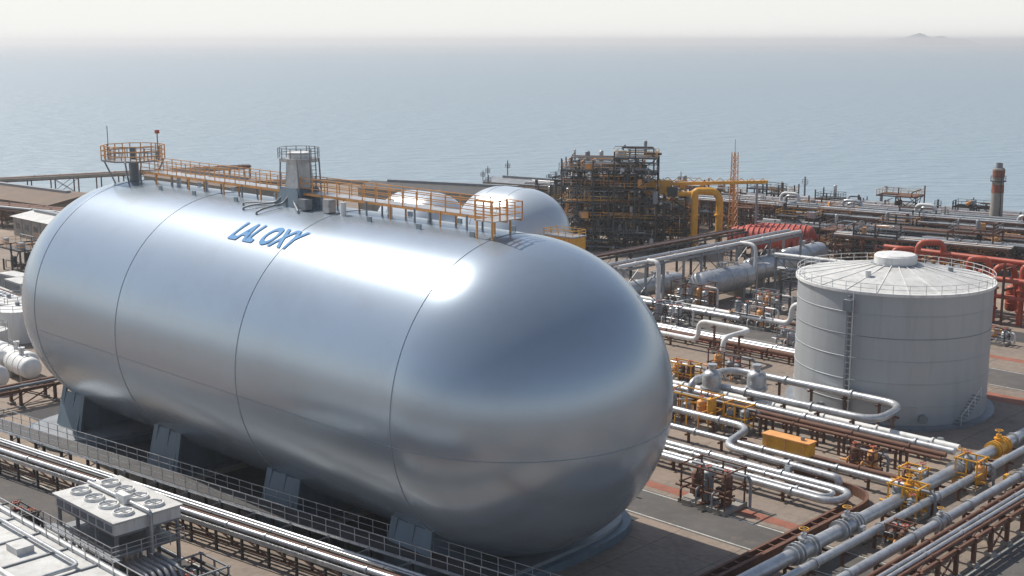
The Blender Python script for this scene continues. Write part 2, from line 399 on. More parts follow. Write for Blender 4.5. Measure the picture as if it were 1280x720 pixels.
for k in range(20):
    a=2*math.pi*k/20; c,d=math.cos(a),math.sin(a)
    W.beam((c*2.4,d*2.4,h+1.62),(c*(r*.5),d*(r*.5),h+1.02),.09,'white',.06); W.beam((c*(r*.5),d*(r*.5),h+1.02),(c*r,d*r,h+.08),.09,'white',.06)
W.rail([((r+.1)*math.cos(2*math.pi*k/40),(r+.1)*math.sin(2*math.pi*k/40),h) for k in range(40)],.95,'white',2,.025,True)
def wp(a,rr,z): return (rr*math.cos(a),rr*math.sin(a),z)
cdir=math.atan2(-68.2-61,66.1)
a0=cdir-.42
W.beam(wp(a0,r+.3,.5),wp(a0,r+.3,h-.5),.45,'grey',.25); W.beam(wp(a0+.05,r+.5,.5),wp(a0+.05,r+.5,h),.08,'white')
for k in range(22): W.beam(wp(a0,r+.5,.5+.62*k),wp(a0+.05,r+.5,.5+.62*k),.06,'white')
W.box(*wp(a0,r+.35,h-1.5),.9,.9,1.2,'grey',rz=a0)
for k in range(10):
    a=cdir+.72+k*.028; z=.4+k*.3
    W.beam(wp(a,r+.02,z),wp(a,r+1.0,z),.28,'grey',.06)
    if k%3==0: W.beam(wp(a,r+1,z),wp(a,r+1,z+1.1),.05,'white')
W.tube([wp(cdir+.72+k*.028,r+1,1.5+k*.3) for k in range(10)],.04,'white',6)
for da in(-.7,.05,.35):
    W.cyl(wp(cdir+da,r-.1,1.2),wp(cdir+da,r+.6,1.2),.45,'grey',14)
W.cyl((0,-6,h+.6),(0,-6,h+1.5),.35,'white'); W.cyl((5,3,h+.5),(5,3,h+1.3),.3,'grey')
W.done()
# ================= generic generators =================
def pipe_rack(name,s0,t0,s1,t1,h,wd,pipes,col='grey',sp=6,lv=1,rail=None,z0=0.):
    L=math.hypot(s1-s0,t1-t0); m=MB(name,s0,t0,math.atan2(t1-t0,s1-s0))
    n=max(1,round(L/sp))
    for i in range(n+1):
        x=L*i/n
        for y in(-wd/2,wd/2):
            m.beam((x,y,z0),(x,y,h),.3,col); m.box(x,y,.15,.7,.7,.3,'concrete')
        for l in range(lv):
            z=h-l*2.2; m.beam((x,-wd/2-.3,z),(x,wd/2+.3,z),.28,col,.35)
        if i%3==0 and i<n:
            x2=L*(i+1)/n
            for y in(-wd/2,wd/2): m.beam((x,y,.3),(x2,y,h),.12,col); m.beam((x2,y,.3),(x,y,h),.12,col)
    for y in(-wd/2,wd/2): m.beam((0,y,h),(L,y,h),.22,col,.35)
    for l in range(lv):
        for (y,z,r,mt) in pipes:
            if l and int(y*10)%2: continue
            zz=h-l*2.2+.2+r+z
            m.tube([(-.5,y,zz),(L+.5,y,zz)],r,mt,10)
            x=R0.uniform(2,6)
            while x<L:
                m.flange((x,y,zz),(1,0,0),r*1.3,mt,.12); x+=R0.uniform(6,14)
    if rail:
        m.box(L/2,wd/2+.6,h+.1,L,1.,.08,'grey'); m.rail([(0,wd/2+1.1,h+.14),(L,wd/2+1.1,h+.14)],1.1,rail,2,.035)
    return m
def rpipes(wd,n,rr=(.12,.4),seed=0,mats=('silver','silver','white','grey','silver','rust')):
    q=random.Random(seed); o=[]; y=-wd/2+.3
    while y<wd/2-.3 and len(o)<n:
        r=q.uniform(*rr); y+=r; o.append((y,0,r,q.choice(mats))); y+=r+q.uniform(.1,.4)
    return o
def process_unit(name,s,t,w_,d_,h_,seed,rot=0.,col='dark',acc=('silver','grey','orange','rust','grey','dark','dark'),dens=1.,big=1.):
    q=random.Random(seed); m=MB(name,s,t,rot)
    nx=max(2,int(w_/3)); ny=max(2,int(d_/3)); nz=max(1,int(h_/2.7))
    X=[-w_/2+w_*i/nx for i in range(nx+1)]; Y=[-d_/2+d_*i/ny for i in range(ny+1)]; Z=[h_*i/nz for i in range(nz+1)]
    for x in X:
        for y in Y:
            top=h_ if q.random()<.75 else h_-q.choice([1,2])*h_/nz
            m.beam((x,y,0),(x,y,top+q.choice([0,0,1.2,2])),.24,col)
    for z in Z[1:]:
        for y in Y: m.beam((X[0],y,z),(X[-1],y,z),.2,col,.25)
        for x in X: m.beam((x,Y[0],z),(x,Y[-1],z),.2,col,.25)
        for i in range(nx):
            for j in range(ny):
                if q.random()<.4*dens: m.box((X[i]+X[i+1])/2,(Y[j]+Y[j+1])/2,z+.1,X[1]-X[0],Y[1]-Y[0],.08,col)
        m.rail([(X[0],Y[0],z+.15),(X[-1],Y[0],z+.15),(X[-1],Y[-1],z+.15),(X[0],Y[-1],z+.15)],1.1,q.choice(['grey','yellow',col,'orange']),1.8,.035,True)
        for _ in range(3):
            x=q.randrange(nx); yy=q.choice([Y[0]-.2,Y[-1]+.2])
            m.beam((X[x],yy,z-h_/nz),(X[x+1],yy,z),.13,col)
            if q.random()<.5: m.beam((X[x+1],yy,z-h_/nz),(X[x],yy,z),.13,col)
            m.beam((X[-1]+.2,Y[0],z-h_/nz),(X[-1]+.2,Y[1],z),.13,col)
    for k in range(int(w_*d_*nz*.17*dens)):
        z=q.choice(Z[:-1]+[Z[-1]]); x=q.uniform(X[0],X[-1]); y=q.uniform(Y[0],Y[-1]); mt=q.choice(acc); ty=q.random()
        if ty<.14: r=q.uniform(.3,.75)*big; m.vessel((x,y,z+.6),(x,y,z+.6+q.uniform(1.,2.4)),r,mt,12)
        elif ty<.26:
            r=q.uniform(.3,.65)*big; l=q.uniform(1.5,3.5); a=(l,0) if q.random()<.5 else (0,l)
            m.vessel((x-a[0]/2,y-a[1]/2,z+r+.4),(x+a[0]/2,y+a[1]/2,z+r+.4),r,mt,12); m.box(x,y,z+.3,.5,.5,.6,col)
        elif ty<.36: m.box(x,y,z+.7,q.uniform(.6,1.8),q.uniform(.6,1.6),1.2,mt)
        else:
            r=q.uniform(.05,.16); p=[(x,y,z)]; cur=[x,y,z+q.uniform(.5,2.5)]; p.append(tuple(cur))
            for _ in range(q.randint(2,5)):
                ax=q.randrange(3); cur=list(cur)
                if ax==0: cur[0]=q.uniform(X[0]-.6,X[-1]+.6)
                elif ax==1: cur[1]=q.uniform(Y[0]-.6,Y[-1]+.6)
                else: cur[2]=max(.3,min(h_+1.5,cur[2]+q.uniform(-3,3)))
                p.append(tuple(cur))
            m.tube(p,r,mt,6,.5)
    return m
def skid(name,s,t,w_,d_,h_,seed,rot=0.,col='rust',acc=('rust','grey','silver')):
    q=random.Random(seed); m=MB(name,s,t,rot)
    m.box(0,0,.2,w_,d_,.4,'concrete')
    for x in(-w_/2+.2,0,w_/2-.2):
        for y in(-d_/2+.2,d_/2-.2): m.beam((x,y,.4),(x,y,h_),.12,col)
    for z in(h_,h_*.55):
        for y in(-d_/2+.2,d_/2-.2): m.beam((-w_/2,y,z),(w_/2,y,z),.12,col)
        for x in(-w_/2+.2,w_/2-.2): m.beam((x,-d_/2,z),(x,d_/2,z),.12,col)
    n=max(2,int(w_/1.3))
    for k in range(n):
        x=-w_/2+w_*(k+.5)/n; y=q.uniform(-.3,.3)*d_; r=min(.5,w_/n*.38); mt=q.choice(acc)
        hh=q.uniform(.55,.95)*h_
        m.vessel((x,y,.7),(x,y,hh),r,mt,14,bands=2); m.cyl((x,y,hh),(x,y,hh+.6),.08,mt,6); m.lathe((x,y,hh+.6),(0,0,1),[(.3,-.03),(.3,.03),(.22,.03),(.22,-.03)],'red',12)
        m.tube([(x,y,.6),(x,y+d_*.6*q.choice([-1,1]),.6),(x+q.uniform(-1,1),y+d_*.6,.6)],.1,q.choice(acc),6,.2)
        m.tube([(x-.4,y,hh*.6),(x-.4,-d_/2-.2,hh*.6),(x-.4,-d_/2-.2,.3)],.09,q.choice(acc),6,.3)
    for k in range(int(w_*d_*.5)):
        x=q.uniform(-w_/2,w_/2); y=q.uniform(-d_/2,d_/2); z=q.uniform(.6,h_*.9)
        if q.random()<.4: m.box(x,y,z,q.uniform(.2,.6),q.uniform(.2,.6),q.uniform(.2,.6),q.choice(acc))
        else: m.tube([(x,y,.4),(x,y,z),(x+q.uniform(-1.5,1.5),y,z),(x+q.uniform(-1.5,1.5),y+q.uniform(-1,1),z)],q.uniform(.04,.09),q.choice(acc),6,.15)
    m.tube([(-w_/2-.6,d_*.35,h_*.8),(w_/2+.6,d_*.35,h_*.8),(w_/2+.6,d_*.35,.2)],.14,acc[-1],8,.5)
    m.tube([(-w_/2-.6,-d_*.35,h_*.4),(w_/2+.6,-d_*.35,h_*.4)],.11,acc[0],8)
    return m
def valve(m,x,y,z,ax,r,mt,wheel='yellow'):
    a=Vector((1,0,0)) if ax==0 else Vector((0,1,0)); p=Vector((x,y,z))
    for d in(-1,-.6,.6,1): m.flange(p+a*d*r*2.2,a,r*1.55,mt,r*.16,16)
    m.vessel(p-a*r*1.2,p+a*r*1.2,r*1.3,mt,16)
    m.cyl(p,p+Vector((0,0,r*2.4)),r*.45,mt,10); m.flange(p+Vector((0,0,r*1.7)),(0,0,1),r*.8,mt,r*.12,12)
    m.cyl(p+Vector((0,0,r*2.4)),p+Vector((0,0,r*3.2)),r*.1,mt,8)
    m.lathe(p+Vector((0,0,r*3.1)),(0,0,1),[(r*.7,-r*.05),(r*.7,r*.05),(r*.6,r*.05),(r*.6,-r*.05),(r*.7,-r*.05)],wheel,14)
    m.beam(p+Vector((-r*.6,0,r*3.1)),p+Vector((r*.6,0,r*3.1)),r*.08,wheel)
def bundle(name,lines,col='rust',sleeper=4.):
    m=MB(name)
    for pts,r,mt,fl in lines:
        m.tube(pts,r,mt,14,fl)
        for i in range(len(pts)-1):
            a=Vector(pts[i]);b=Vector(pts[i+1]);L=(b-a).length
            if L<5 or abs(b.z-a.z)>1: continue
            d=(b-a).normalized(); sd=Vector((-d.y,d.x,0)); x=2.5
            while x<L-2:
                p=a+d*x; m.beam((p.x,p.y,0),(p.x,p.y,p.z-r),.22,col); m.beam(p+sd*(r+.3)-Vector((0,0,r+.05)),p-sd*(r+.3)-Vector((0,0,r+.05)),.18,col)
                if int(x/sleeper)%2: m.flange(p+d*.8,d,r*1.35,mt,.1,12)
                x+=sleeper
    return m
def bullet(name,s,t,rot,r,L,mt,z=None):
    m=MB(name,s,t,rot); z=z or r+1
    m.vessel((-L/2,0,z),(L/2,0,z),r,mt,28,.6,bands=3)
    for x in(-L*.32,L*.32): m.box(x,0,(z-r*.6)/2,.6,r*1.5,z-r*.6,'concrete')
    m.cyl((0,0,z+r-.1),(0,0,z+r+.7),r*.22,mt); m.flange((0,0,z+r+.7),(0,0,1),r*.32,mt)
    m.cyl((L*.3,0,z+r-.1),(L*.3,0,z+r+.4),r*.15,mt); m.rail([(-L*.2,-.4,z+r+.1),(L*.2,-.4,z+r+.1)],.9,'grey',1.5,.03)
    return m
# ================= NEAR LEFT RACKS =================
def near_rack():
    s0,t0,s1,t1=-75,-18.8,12,-7.7
    L=math.hypot(s1-s0,t1-t0); m=MB('elevated_pipe_walkway',s0,t0,math.atan2(t1-t0,s1-s0))
    h=2.6
    n=int(L/4)
    for i in range(n+1):
        x=L*i/n
        for y in(-.9,.9): m.beam((x,y,0),(x,y,h),.22,'dark')
        m.beam((x,-1.1,h),(x,1.1,h),.22,'grey')
        if i<n: m.beam((x,-.9,.4),(x+L/n,-.9,h),.1,'grey')
    for y in(-1,1): m.beam((0,y,h+.1),(L,y,h+.1),.1,'silver',.22)
    m.box(L/2,0,h+.2,L,1.8,.06,'dark')
    for y in(-1,1): m.rail([(0,y,h+.25),(L,y,h+.25)],1.1,'silver',1.5,.025,mids=1)
    for y,r in((-1.7,.16),(-2.1,.12),(1.6,.16)): m.tube([(0,y,h-.4),(L,y,h-.4)],r,'silver',8)
    return m.done()
near_rack()
def near_pipes():
    s0,t0,s1,t1=-75,-22.3,12,-10.6
    L=math.hypot(s1-s0,t1-t0); m=MB('pipe_trestle',s0,t0,math.atan2(t1-t0,s1-s0)); h=2.
    n=int(L/3)
    for i in range(n+1):
        x=L*i/n
        for y in(-.8,.8): m.beam((x,y,0),(x,y,h),.18,'dark')
        m.beam((x,-1,h),(x,1,h),.2,'grey')
        if i<n: m.beam((x,-.8,h-.1),(x+L/n,-.8,.9),.1,'rust'); m.beam((x,-.8,.9),(x+L/n,-.8,.9),.12,'rust')
    m.beam((0,-1,h),(L,-1,h),.12,'silver',.35); m.beam((0,1,h),(L,1,h),.12,'dark',.3)
    for y,r,mt in((-.55,.22,'silver'),(.05,.12,'rust'),(.5,.12,'dark')):
        m.tube([(0,y,h+.15+r),(L,y,h+.15+r)],r,mt,10)
        x=3
        while x<L: m.flange((x,y,h+.15+r),(1,0,0),r*1.35,mt,.08); x+=R0.uniform(4,9)
    return m.done()
near_pipes()
# cooler
C=MB('air_cooler_unit',-19.5,-22.9,math.radians(0))
cw,cd,ch=8.6,5.,4.8
for x in(-cw/2,-cw/6,cw/6,cw/2):
    for y in(-cd/2,0,cd/2): C.beam((x,y,0),(x,y,ch),.22,'grey')
for z in(1.6,3.2,ch):
    for y in(-cd/2,cd/2): C.beam((-cw/2,y,z),(cw/2,y,z),.2,'grey')
    for x in(-cw/2,cw/2): C.beam((x,-cd/2,z),(x,cd/2,z),.2,'grey')
for i in range(3):
    x=-cw/2+cw/3*i
    C.beam((x,-cd/2,0),(x+cw/3,-cd/2,3.2),.1,'grey'); C.beam((x+cw/3,-cd/2,0),(x,-cd/2,3.2),.1,'grey')
C.box(0,0,ch+.55,cw+.4,cd+.4,.9,'white'); C.box(0,0,ch+1.05,cw+.7,cd+.7,.14,'roofwhite')
for i in range(4):
    for j in range(2):
        x=-cw/2+cw/4*(i+.5); y=-cd/4+j*cd/2
        C.lathe((x,y,ch+1.1),(0,0,1),[(.8,0),(.75,.25),(.68,.25),(.6,.1),(.01,.1)],'white',18,sharp=True); C.box(x,y,ch+1.32,1.4,.08,.06,'grey'); C.box(x,y,ch+1.33,.08,1.4,.06,'grey')
C.tube([(-cw/2,0,ch+1.35),(cw/2+.6,0,ch+1.35),(cw/2+.6,0,3)],.16,'silver',8,.4); C.box(1.2,-.1,ch+1.5,1.2,.6,.7,'white')
for i in range(7): C.box(-cw/2+cw/7*(i+.5),-cd/2-.22,ch+.5,.9,.06,.5,'grey')
for i in range(4):
    x=-cw/2+1+i*2; C.vessel((x,-.5,.8),(x,-.5,2.9),.5,'silver',12); C.tube([(x,-.5,3),(x,-cd/2-.5,3),(x,-cd/2-.5,.3)],.12,'silver',8,.4)
C.box(0,0,3.3,cw,cd,.1,'grey'); C.rail([(-cw/2-.9,-cd/2-.9,3.3),(cw/2+.9,-cd/2-.9,3.3),(cw/2+.9,cd/2,3.3)],1.1,'silver',1.2,.03,mids=2)
C.box(0,-cd/2-.5,3.25,cw+1.8,.9,.08,'grey')
for k in range(6): C.tube([(cw/2,-2+k*.5,2.6),(cw/2+3.2,-2+k*.5,2.6),(cw/2+4.6,-2+k*.5,.6),(cw/2+9,-2+k*.5,.6)],.16,'silver',8,1.)
for k in range(5): C.box(cw/2+1.5+k*1.6,-.7,.3,.2,3.4,.6,'grey')
C.done()
skid('pump_skid',-11,-21.3,4,3,2.6,5,acc=('grey','silver','dark'),col='grey').done()
skid('valve_skid',-33,-24.5,4,2,2.,6,acc=('rust','grey','dark'),col='dark').done()
skid('valve_skid',-41,-25,3,2,2.,16,acc=('rust','grey','dark'),col='dark').done()
# bottom-left roof building
B=MB('flat_roof_building',-14,-38)
bw,bd,bh=46,15,6
B.box(0,0,bh/2,bw,bd,bh,'concrete'); B.box(0,0,bh+.15,bw+.6,bd+.6,.3,'roofwhite')
for x in range(-22,23,4): B.box(x,0,bh+.36,.16,bd,.12,'grey')
for y in(-7.5,-2.5,2.5,7.5): B.box(0,y,bh+.42,bw,.3,.22,'white')
for x in range(-20,21,4):
    B.box(x+.2,7.52,3.2,1.8,.06,1.4,'glass'); B.box(x+.2,7.55,2.4,2.,.12,.1,'grey')
    if x%8==0: B.box(x,5,bh+.55,1.6,1.2,.5,'roofwhite')
B.rail([(-22.8,7.3,bh+.3),(22.8,7.3,bh+.3)],1.1,'silver',1.8,.03)
B.tube([(-20,6.2,bh+.7),(6,6.2,bh+.7),(6,3,bh+.7),(20,3,bh+.7)],.14,'silver',8,.8)
B.done()
# ================= LEFT SIDE =================
for s,t,L,r in((-80,-2,5,1.3),(-83.5,-1,6,1.3),(-87,-3,6,1.3),(-78,-7,4,1.4),(-91,-1,6,1.3)):
    bullet('small_storage_bullet',s,t,R0.uniform(-.1,.1),r,L,'white',r+.4).done()
for s,t,r,h in((-100,7,3.,4.2),(-107,9,2.8,4),(-95,1,2,3)):
    m=MB('small_round_tank',s,t); m.lathe((0,0,0),(0,0,1),[(r,0),(r,h),(r*1.02,h),(r*1.02,h+.15),(.01,h+.6)],'white',28,sharp=True)
    m.rail([(r*math.cos(k*.628),r*math.sin(k*.628),h+.1) for k in range(10)],.9,'grey',2,.03,True); m.cyl((0,0,h+.3),(0,0,h+1),.3,'grey'); m.done()
for s,t in((-127,20),(-133,22),(-122,14),(-140,30),(-118,22)):
    m=MB('storage_container',s,t,R0.uniform(-.1,.1)); m.box(0,0,1.5,6,2.6,2.6,'white'); m.box(0,0,2.85,6.1,2.7,.12,'roofwhite')
    for k in range(14): m.box(-2.8+k*.43,-1.32,1.5,.12,.08,2.3,'grey')
    m.box(0,0,.1,6,2.4,.2,'dark'); m.done()
pipe_rack('pipe_rack',-69,-20,-69,40,2,2.4,rpipes(2.4,3,(.15,.25),3,('rust','rust','grey')),'rust',4).done()
pipe_rack('pipe_rack',-74,10,-150,14,3,3,rpipes(3,4,(.15,.3),13),'rust',5).done()
x0,y0=inv(-150,315); x1,y1=inv(-75,362)
m=pipe_rack('wharf_viaduct',x0,y0,x1,y1,4.5,5,rpipes(5,3,(.3,.5),4,('rust','grey')),'rust',6); m.box(40,0,4.9,90,5.5,.7,'concrete'); m.done()
x0,y0=inv(-150,300); x1,y1=inv(-62,250)
pipe_rack('pipe_rack',x0,y0,x1,y1,4,6,rpipes(6,6,(.2,.5),9,('rust','grey','rust')),'rust',6,2).done()
def shed(name,X,Y,w_,d_,h_,rot,roof='brownroof',wall='tan'):
    s,t=inv(X,Y); m=MB(name,s,t,rot)
    m.box(0,0,h_/2,w_,d_,h_,wall)
    o=.5; e=h_; rdg=h_+d_*.08
    vs=[(-w_/2-o,-d_/2-o,e),(w_/2+o,-d_/2-o,e),(w_/2+o,0,rdg),(-w_/2-o,0,rdg),(w_/2+o,d_/2+o,e),(-w_/2-o,d_/2+o,e)]
    m.add(vs,[(0,1,2,3),(3,2,4,5),(0,3,5),(1,4,2),(5,4,1,0)],roof)
    k=-w_/2+2
    while k<w_/2-1:
        m.box(k,-d_/2-.03,h_*.55,1.6,.08,h_*.25,'glass'); m.box(k+2,-d_/2-.05,h_/2,.2,.12,h_,'grey'); k+=4
    m.box(0,0,rdg+.2,w_*.8,1.2,.5,'grey')
    m.done()
shed('warehouse',-118,300,60,18,5,.1)
shed('warehouse',-75,318,40,14,6,.0,'brownroof','concrete')
shed('warehouse',-95,262,16,9,4,.0,'roofwhite','concrete')
shed('warehouse',-14,296,42,14,6,.35,'dark','concrete')
shed('warehouse',8,318,30,10,5,.2,'grey','concrete')
process_unit('pipe_manifold_structure',*inv(-112,250),14,8,5,77,col='rust').done()
process_unit('pipe_manifold_structure',*inv(-86,225),10,8,4,78,col='dark').done()
# ================= ROUNDED TANKS BEHIND =================
def round_tank(X,Y,R_,z_,L_):
    T2=MB('rounded_storage_tank',*inv(X,Y))
    pr=[(max(.002,R_*math.sin(math.pi/2*i/20)),-R_*math.cos(math.pi/2*i/20)) for i in range(21)]
    T2.lathe((-L_,0,z_),(1,0,0),pr+[(x,L_-y) for x,y in pr[::-1]],'vessel_white',80)
    for s_ in(0,-L_): T2.tube([(s_,R_*math.sin(2*math.pi*k/60),z_+R_*math.cos(2*math.pi*k/60)) for k in range(61)],.04,'seam',6,caps=False)
    for s_ in(-L_+1,-1): T2.box(s_,0,1.6,2.4,R_*1.4,3.2,'bluegrey',taper=.95)
    T2.done()
round_tank(1.9,209,7.9,8.2,5)
round_tank(-14,226,6.6,6.8,6)
m=MB('yellow_equipment_container',*inv(8.2,197)); 
m.box(0,0,8.4,6,3,3.4,'yellow'); m.box(0,0,10.2,6.2,3.3,.2,'grey')
for x in(-2.6,0,2.6):
    for y in(-1.3,1.3): m.beam((x,y,0),(x,y,6.8),.3,'grey')
for k in range(8): m.box(-2.8+k*.8,-1.53,8.4,.12,.1,3.1,'orange')
m.rail([(-3,-1.5,10.3),(3,-1.5,10.3),(3,1.5,10.3),(-3,1.5,10.3)],.9,'yellow',1.5,.04,True); m.done()
# ================= BIG PROCESS STRUCTURE =================
process_unit('process_tower_structure',*inv(18,250),15,12,15.5,11,rot=.6,dens=1.5,big=.7).done()
process_unit('process_tower_structure',*inv(24,246),8,8,18,12,rot=.6,dens=1.5,big=.7).done()
process_unit('process_tower_structure',*inv(30,250),8,9,11,19,rot=.6,dens=1.5,big=.7).done()
m=MB('yellow_gantry_crane',*inv(33,246),.62)
m.beam((-6,0,12.6),(16,0,13.4),.8,'yellow',.6); 
for k in range(11): m.beam((-6+2*k,0,13.2),(-5+2*k,0,14.),.12,'yellow'); m.beam((-5+2*k,0,14.),(-4+2*k,0,13.2),.12,'yellow')
m.box(-5,0,12.2,5,3,2.4,'yellow'); m.box(-2.,-1.7,11.4,2,1,1.8,'glass')
for x in(-6.5,-3.5):
    for y in(-1.2,1.2): m.beam((x,y,0),(x,y,11.2),.4,'dark')
m.beam((14,-.8,0),(14,0,13),.4,'grey'); m.beam((14,.8,0),(14,0,13),.4,'grey'); m.done()
m=MB('lattice_mast',*inv(43.5,250))
for x,y in((-.7,-.7),(.7,-.7),(.7,.7),(-.7,.7)): m.beam((x,y,0),(x*.6,y*.6,18.5),.13,'orange')
for k in range(14):
    z=k*1.3;
    for (a,b),(c,d) in(((-.7,-.7),(.7,-.7)),((.7,-.7),(.7,.7)),((.7,.7),(-.7,.7)),((-.7,.7),(-.7,-.7))):
        f=1-.4*z/18.5; g=1-.4*(z+1.3)/18.5; m.beam((a*f,b*f,z),(c*g,d*g,z+1.3),.07,'orange'); m.beam((a*f,b*f,z),(c*f,d*f,z),.07,'orange')
m.cyl((0,0,18.5),(0,0,21),.05,'grey',6); m.done()
m=MB('yellow_pipe_arch',*inv(37.4,244),.75)
m.tube([(-2.4,0,.0),(-2.4,0,10),(-2.4,0,11.6),(2.4,0,11.6),(2.4,0,0)],.7,'yellow',18,2.3)
m.tube([(-8,.6,11),(-2.4,.6,11)],.5,'yellow',14)
for z in(3,7): m.flange((2.4,0,z),(0,0,1),.95,'yellow',.15,18); m.flange((-2.4,0,z),(0,0,1),.95,'yellow',.15,18)
m.done()
for k in range(3):
    m=MB('ribbed_red_tank',*inv(46.5+k*2.8,238+k*2.2),.35)
    z=3.4; m.vessel((-4.6,0,z),(4.6,0,z),2.0,'coral',24,.7)
    for i in range(9): x=-4.1+i*1.02; m.lathe((x,0,z),(1,0,0),[(2.,-.12),(2.18,-.12),(2.18,.12),(2.,.12)],'coral',24)
    for x in(-3.2,3.2): m.box(x,0,.9,.8,3,1.8,'concrete')
    m.tube([(4.6,0,z),(6.6,0,z),(6.6,0,.3)],.4,'coral',10,.8); m.done()
for X,Y,r,L in((33,197,2.05,12),(43,211,1.9,11),(22,196,1.4,12),(51,222,1.8,11)):
    bullet('horizontal_pressure_vessel',*inv(X,Y),math.pi/2,r,L,'silver').done()
m=pipe_rack('pipe_rack',-51,74,-51,122,7.2,3.4,[(-1.2,0,.3,'white'),(-.3,0,.18,'silver'),(.4,0,.15,'rust'),(1.0,0,.28,'silver')],'grey',9)
m.tube([(6,-1.5,7.9),(6,-3.5,7.9),(6,-3.5,1),(14,-3.5,1)],.36,'white',12,1.4); m.tube([(30,-1.5,7.9),(30,-4.5,7.9),(30,-4.5,3),(24,-4.5,3)],.3,'white',12,1.4)
m.done()
pipe_rack('pipe_rack',-64,84,-64,125,6,3.,rpipes(3,5,(.08,.2),22,('silver','rust','grey','dark')),'dark',8,2).done()
pipe_rack('pipe_rack',-42,104,-12,106,6.5,2.6,rpipes(2.6,5,(.1,.25),23),'grey',7,2).done()
# red pipe cluster right
m=MB('red_pipe_manifold',-14,112)
q=random.Random(5)
for k in range(7):
    x=-12+k*4; hh=q.uniform(6,10.5)
    m.tube([(x,-2,0),(x,-2,hh),(x+q.uniform(1.6,3),-2+q.uniform(0,3),hh),(x+2.4,2,1)],.45,'red',14,1.2)
    m.flange((x,-2,2),(0,0,1),.7,'red'); m.flange((x,-2,5),(0,0,1),.7,'red')
for z,y,r in((4.,-3,.3),(6.5,-3,.4),(8.5,1,.4),(3,2.5,.3)): m.tube([(-15,y,z),(18,y,z)],r,'red',14)
for x in range(-14,18,4):
    for y in(-3.5,3): m.beam((x,y,0),(x,y,9),.28,'rust')
    m.beam((x,-3.5,8),(x,3,8),.28,'rust'); m.beam((x,-3.5,5),(x,3,5),.28,'rust')
for k in range(6): m.vessel((-11+k*5,4.5,1),(-11+k*5,4.5,4+q.random()*4),.9,q.choice(['red','rust','grey']),14,bands=2)
m.rail([(-14,-3.8,8.3),(17,-3.8,8.3)],1.1,'red',2,.04); m.done()
process_unit('process_structure',-2,124,16,8,8,31,col='rust',acc=('red','rust','grey','red','silver'),dens=1.3).done()
process_unit('process_structure',8,106,8,6,9,32,col='rust',acc=('red','rust','grey','orange'),dens=1.3).done()
# chimney
m=MB('industrial_chimney',*inv(95.2,250))
m.lathe((0,0,0),(0,0,1),[(1.4,0),(1.25,6),(1.05,14.5),(1.12,14.5),(1.15,15.3),(.95,15.4)],'concrete',24,sharp=True)
m.lathe((0,0,0),(0,0,1),[(1.19,10.6),(1.15,12.2)],'redpave',24); m.lathe((0,0,0),(0,0,1),[(1.14,13.6),(1.18,15)],'redpave',24)
m.lathe((0,0,0),(0,0,1),[(1.2,12.8),(1.5,12.8),(1.5,12.95),(1.2,12.95)],'dark',24); m.lathe((0,0,0),(0,0,1),[(.7,15.3),(.65,16.4)],'grey',16)
m.rail([(1.5*math.cos(j*.785),1.5*math.sin(j*.785),12.95) for j in range(8)],.9,'dark',2,.03,True)
m.beam((1.3,-.9,.5),(.95,-.8,14.5),.12,'dark'); m.box(0,0,.6,5,5,1.2,'concrete'); m.done()
# far field
q=random.Random(99)
FA=math.radians(-34)-ANG
sd=200
fm=('silver','rust','grey','dark','rust','grey','white')
for i,(X,Y,L,h,wd) in enumerate(((12,330,150,4,5),(5,318,170,5,6),(30,296,130,4.5,6),(36,280,110,6,5),(60,262,90,5,6),(50,254,80,4,4),(66,242,70,5,5),(74,226,60,5,4),(60,232,30,5,4))):
    s0,t0=inv(X,Y); a=math.radians(-34); s1,t1=inv(X+L*math.cos(a),Y+L*math.sin(a))
    pipe_rack('pipe_rack',s0,t0,s1,t1,h,wd,rpipes(wd,12,(.08,.28),sd+i,fm),q.choice(['rust','grey','dark']),5,q.choice([1,2,2])).done()
pl_=[]
for k in range(130):
    X=q.uniform(8,125); Y=343-(X-10)*.66-q.uniform(8,80)
    if Y<205 or (X<30 and Y<262) or abs(X-40)<6 and abs(Y-246)<8 or abs(X-49)<9 and abs(Y-240)<9: continue
    if any((X-a)**2+(Y-b)**2<48 for a,b in pl_): continue
    pl_.append((X,Y))
    process_unit('process_structure',*inv(X,Y),q.uniform(5,9),q.uniform(4,7),q.choice([2.8,3.2,5.4,5.6,7.2]),300+k,rot=FA,col=q.choice(['dark','rust','grey','dark']),dens=1.2,big=.8).done()
for k in range(34):
    X=q.uniform(-10,120); Y=343-(X-10)*.66-q.uniform(4,50)
    m=MB('vent_stack',*inv(X,Y)); h=q.uniform(6,11); r=q.uniform(.1,.3)
    m.cyl((0,0,0),(0,0,h),r,q.choice(['grey','silver','dark','concrete']),10,r*.8); m.lathe((0,0,h*.8),(0,0,1),[(r,0),(r+.5,0),(r+.5,.12),(r,.12)],'grey',10)
    m.rail([((r+.5)*math.cos(j*1.05),(r+.5)*math.sin(j*1.05),h*.8+.1) for j in range(6)],.9,'grey',2,.03,True); m.box(0,0,.4,2*r+.8,2*r+.8,.8,'concrete'); m.done()
for k,(X,Y) in enumerate(((70,262),(83,255),(97,238),(60,275),(106,232))):
    m=MB('pipe_expansion_loop',*inv(X,Y),FA); m.tube([(-6,0,2),(-2,0,2),(-2,0,7.5),(2,0,7.5),(2,0,2),(6,0,2)],.35,'white' if k%2 else 'silver',12,1.2)
    m.tube([(-6,1.3,2),(-1.5,1.3,2),(-1.5,1.3,6.8),(1.5,1.3,6.8),(1.5,1.3,2),(6,1.3,2)],.28,'silver',12,1.); m.box(-2,.6,.7,.5,2,1.4,'concrete'); m.box(2,.6,.7,.5,2,1.4,'concrete'); m.done()
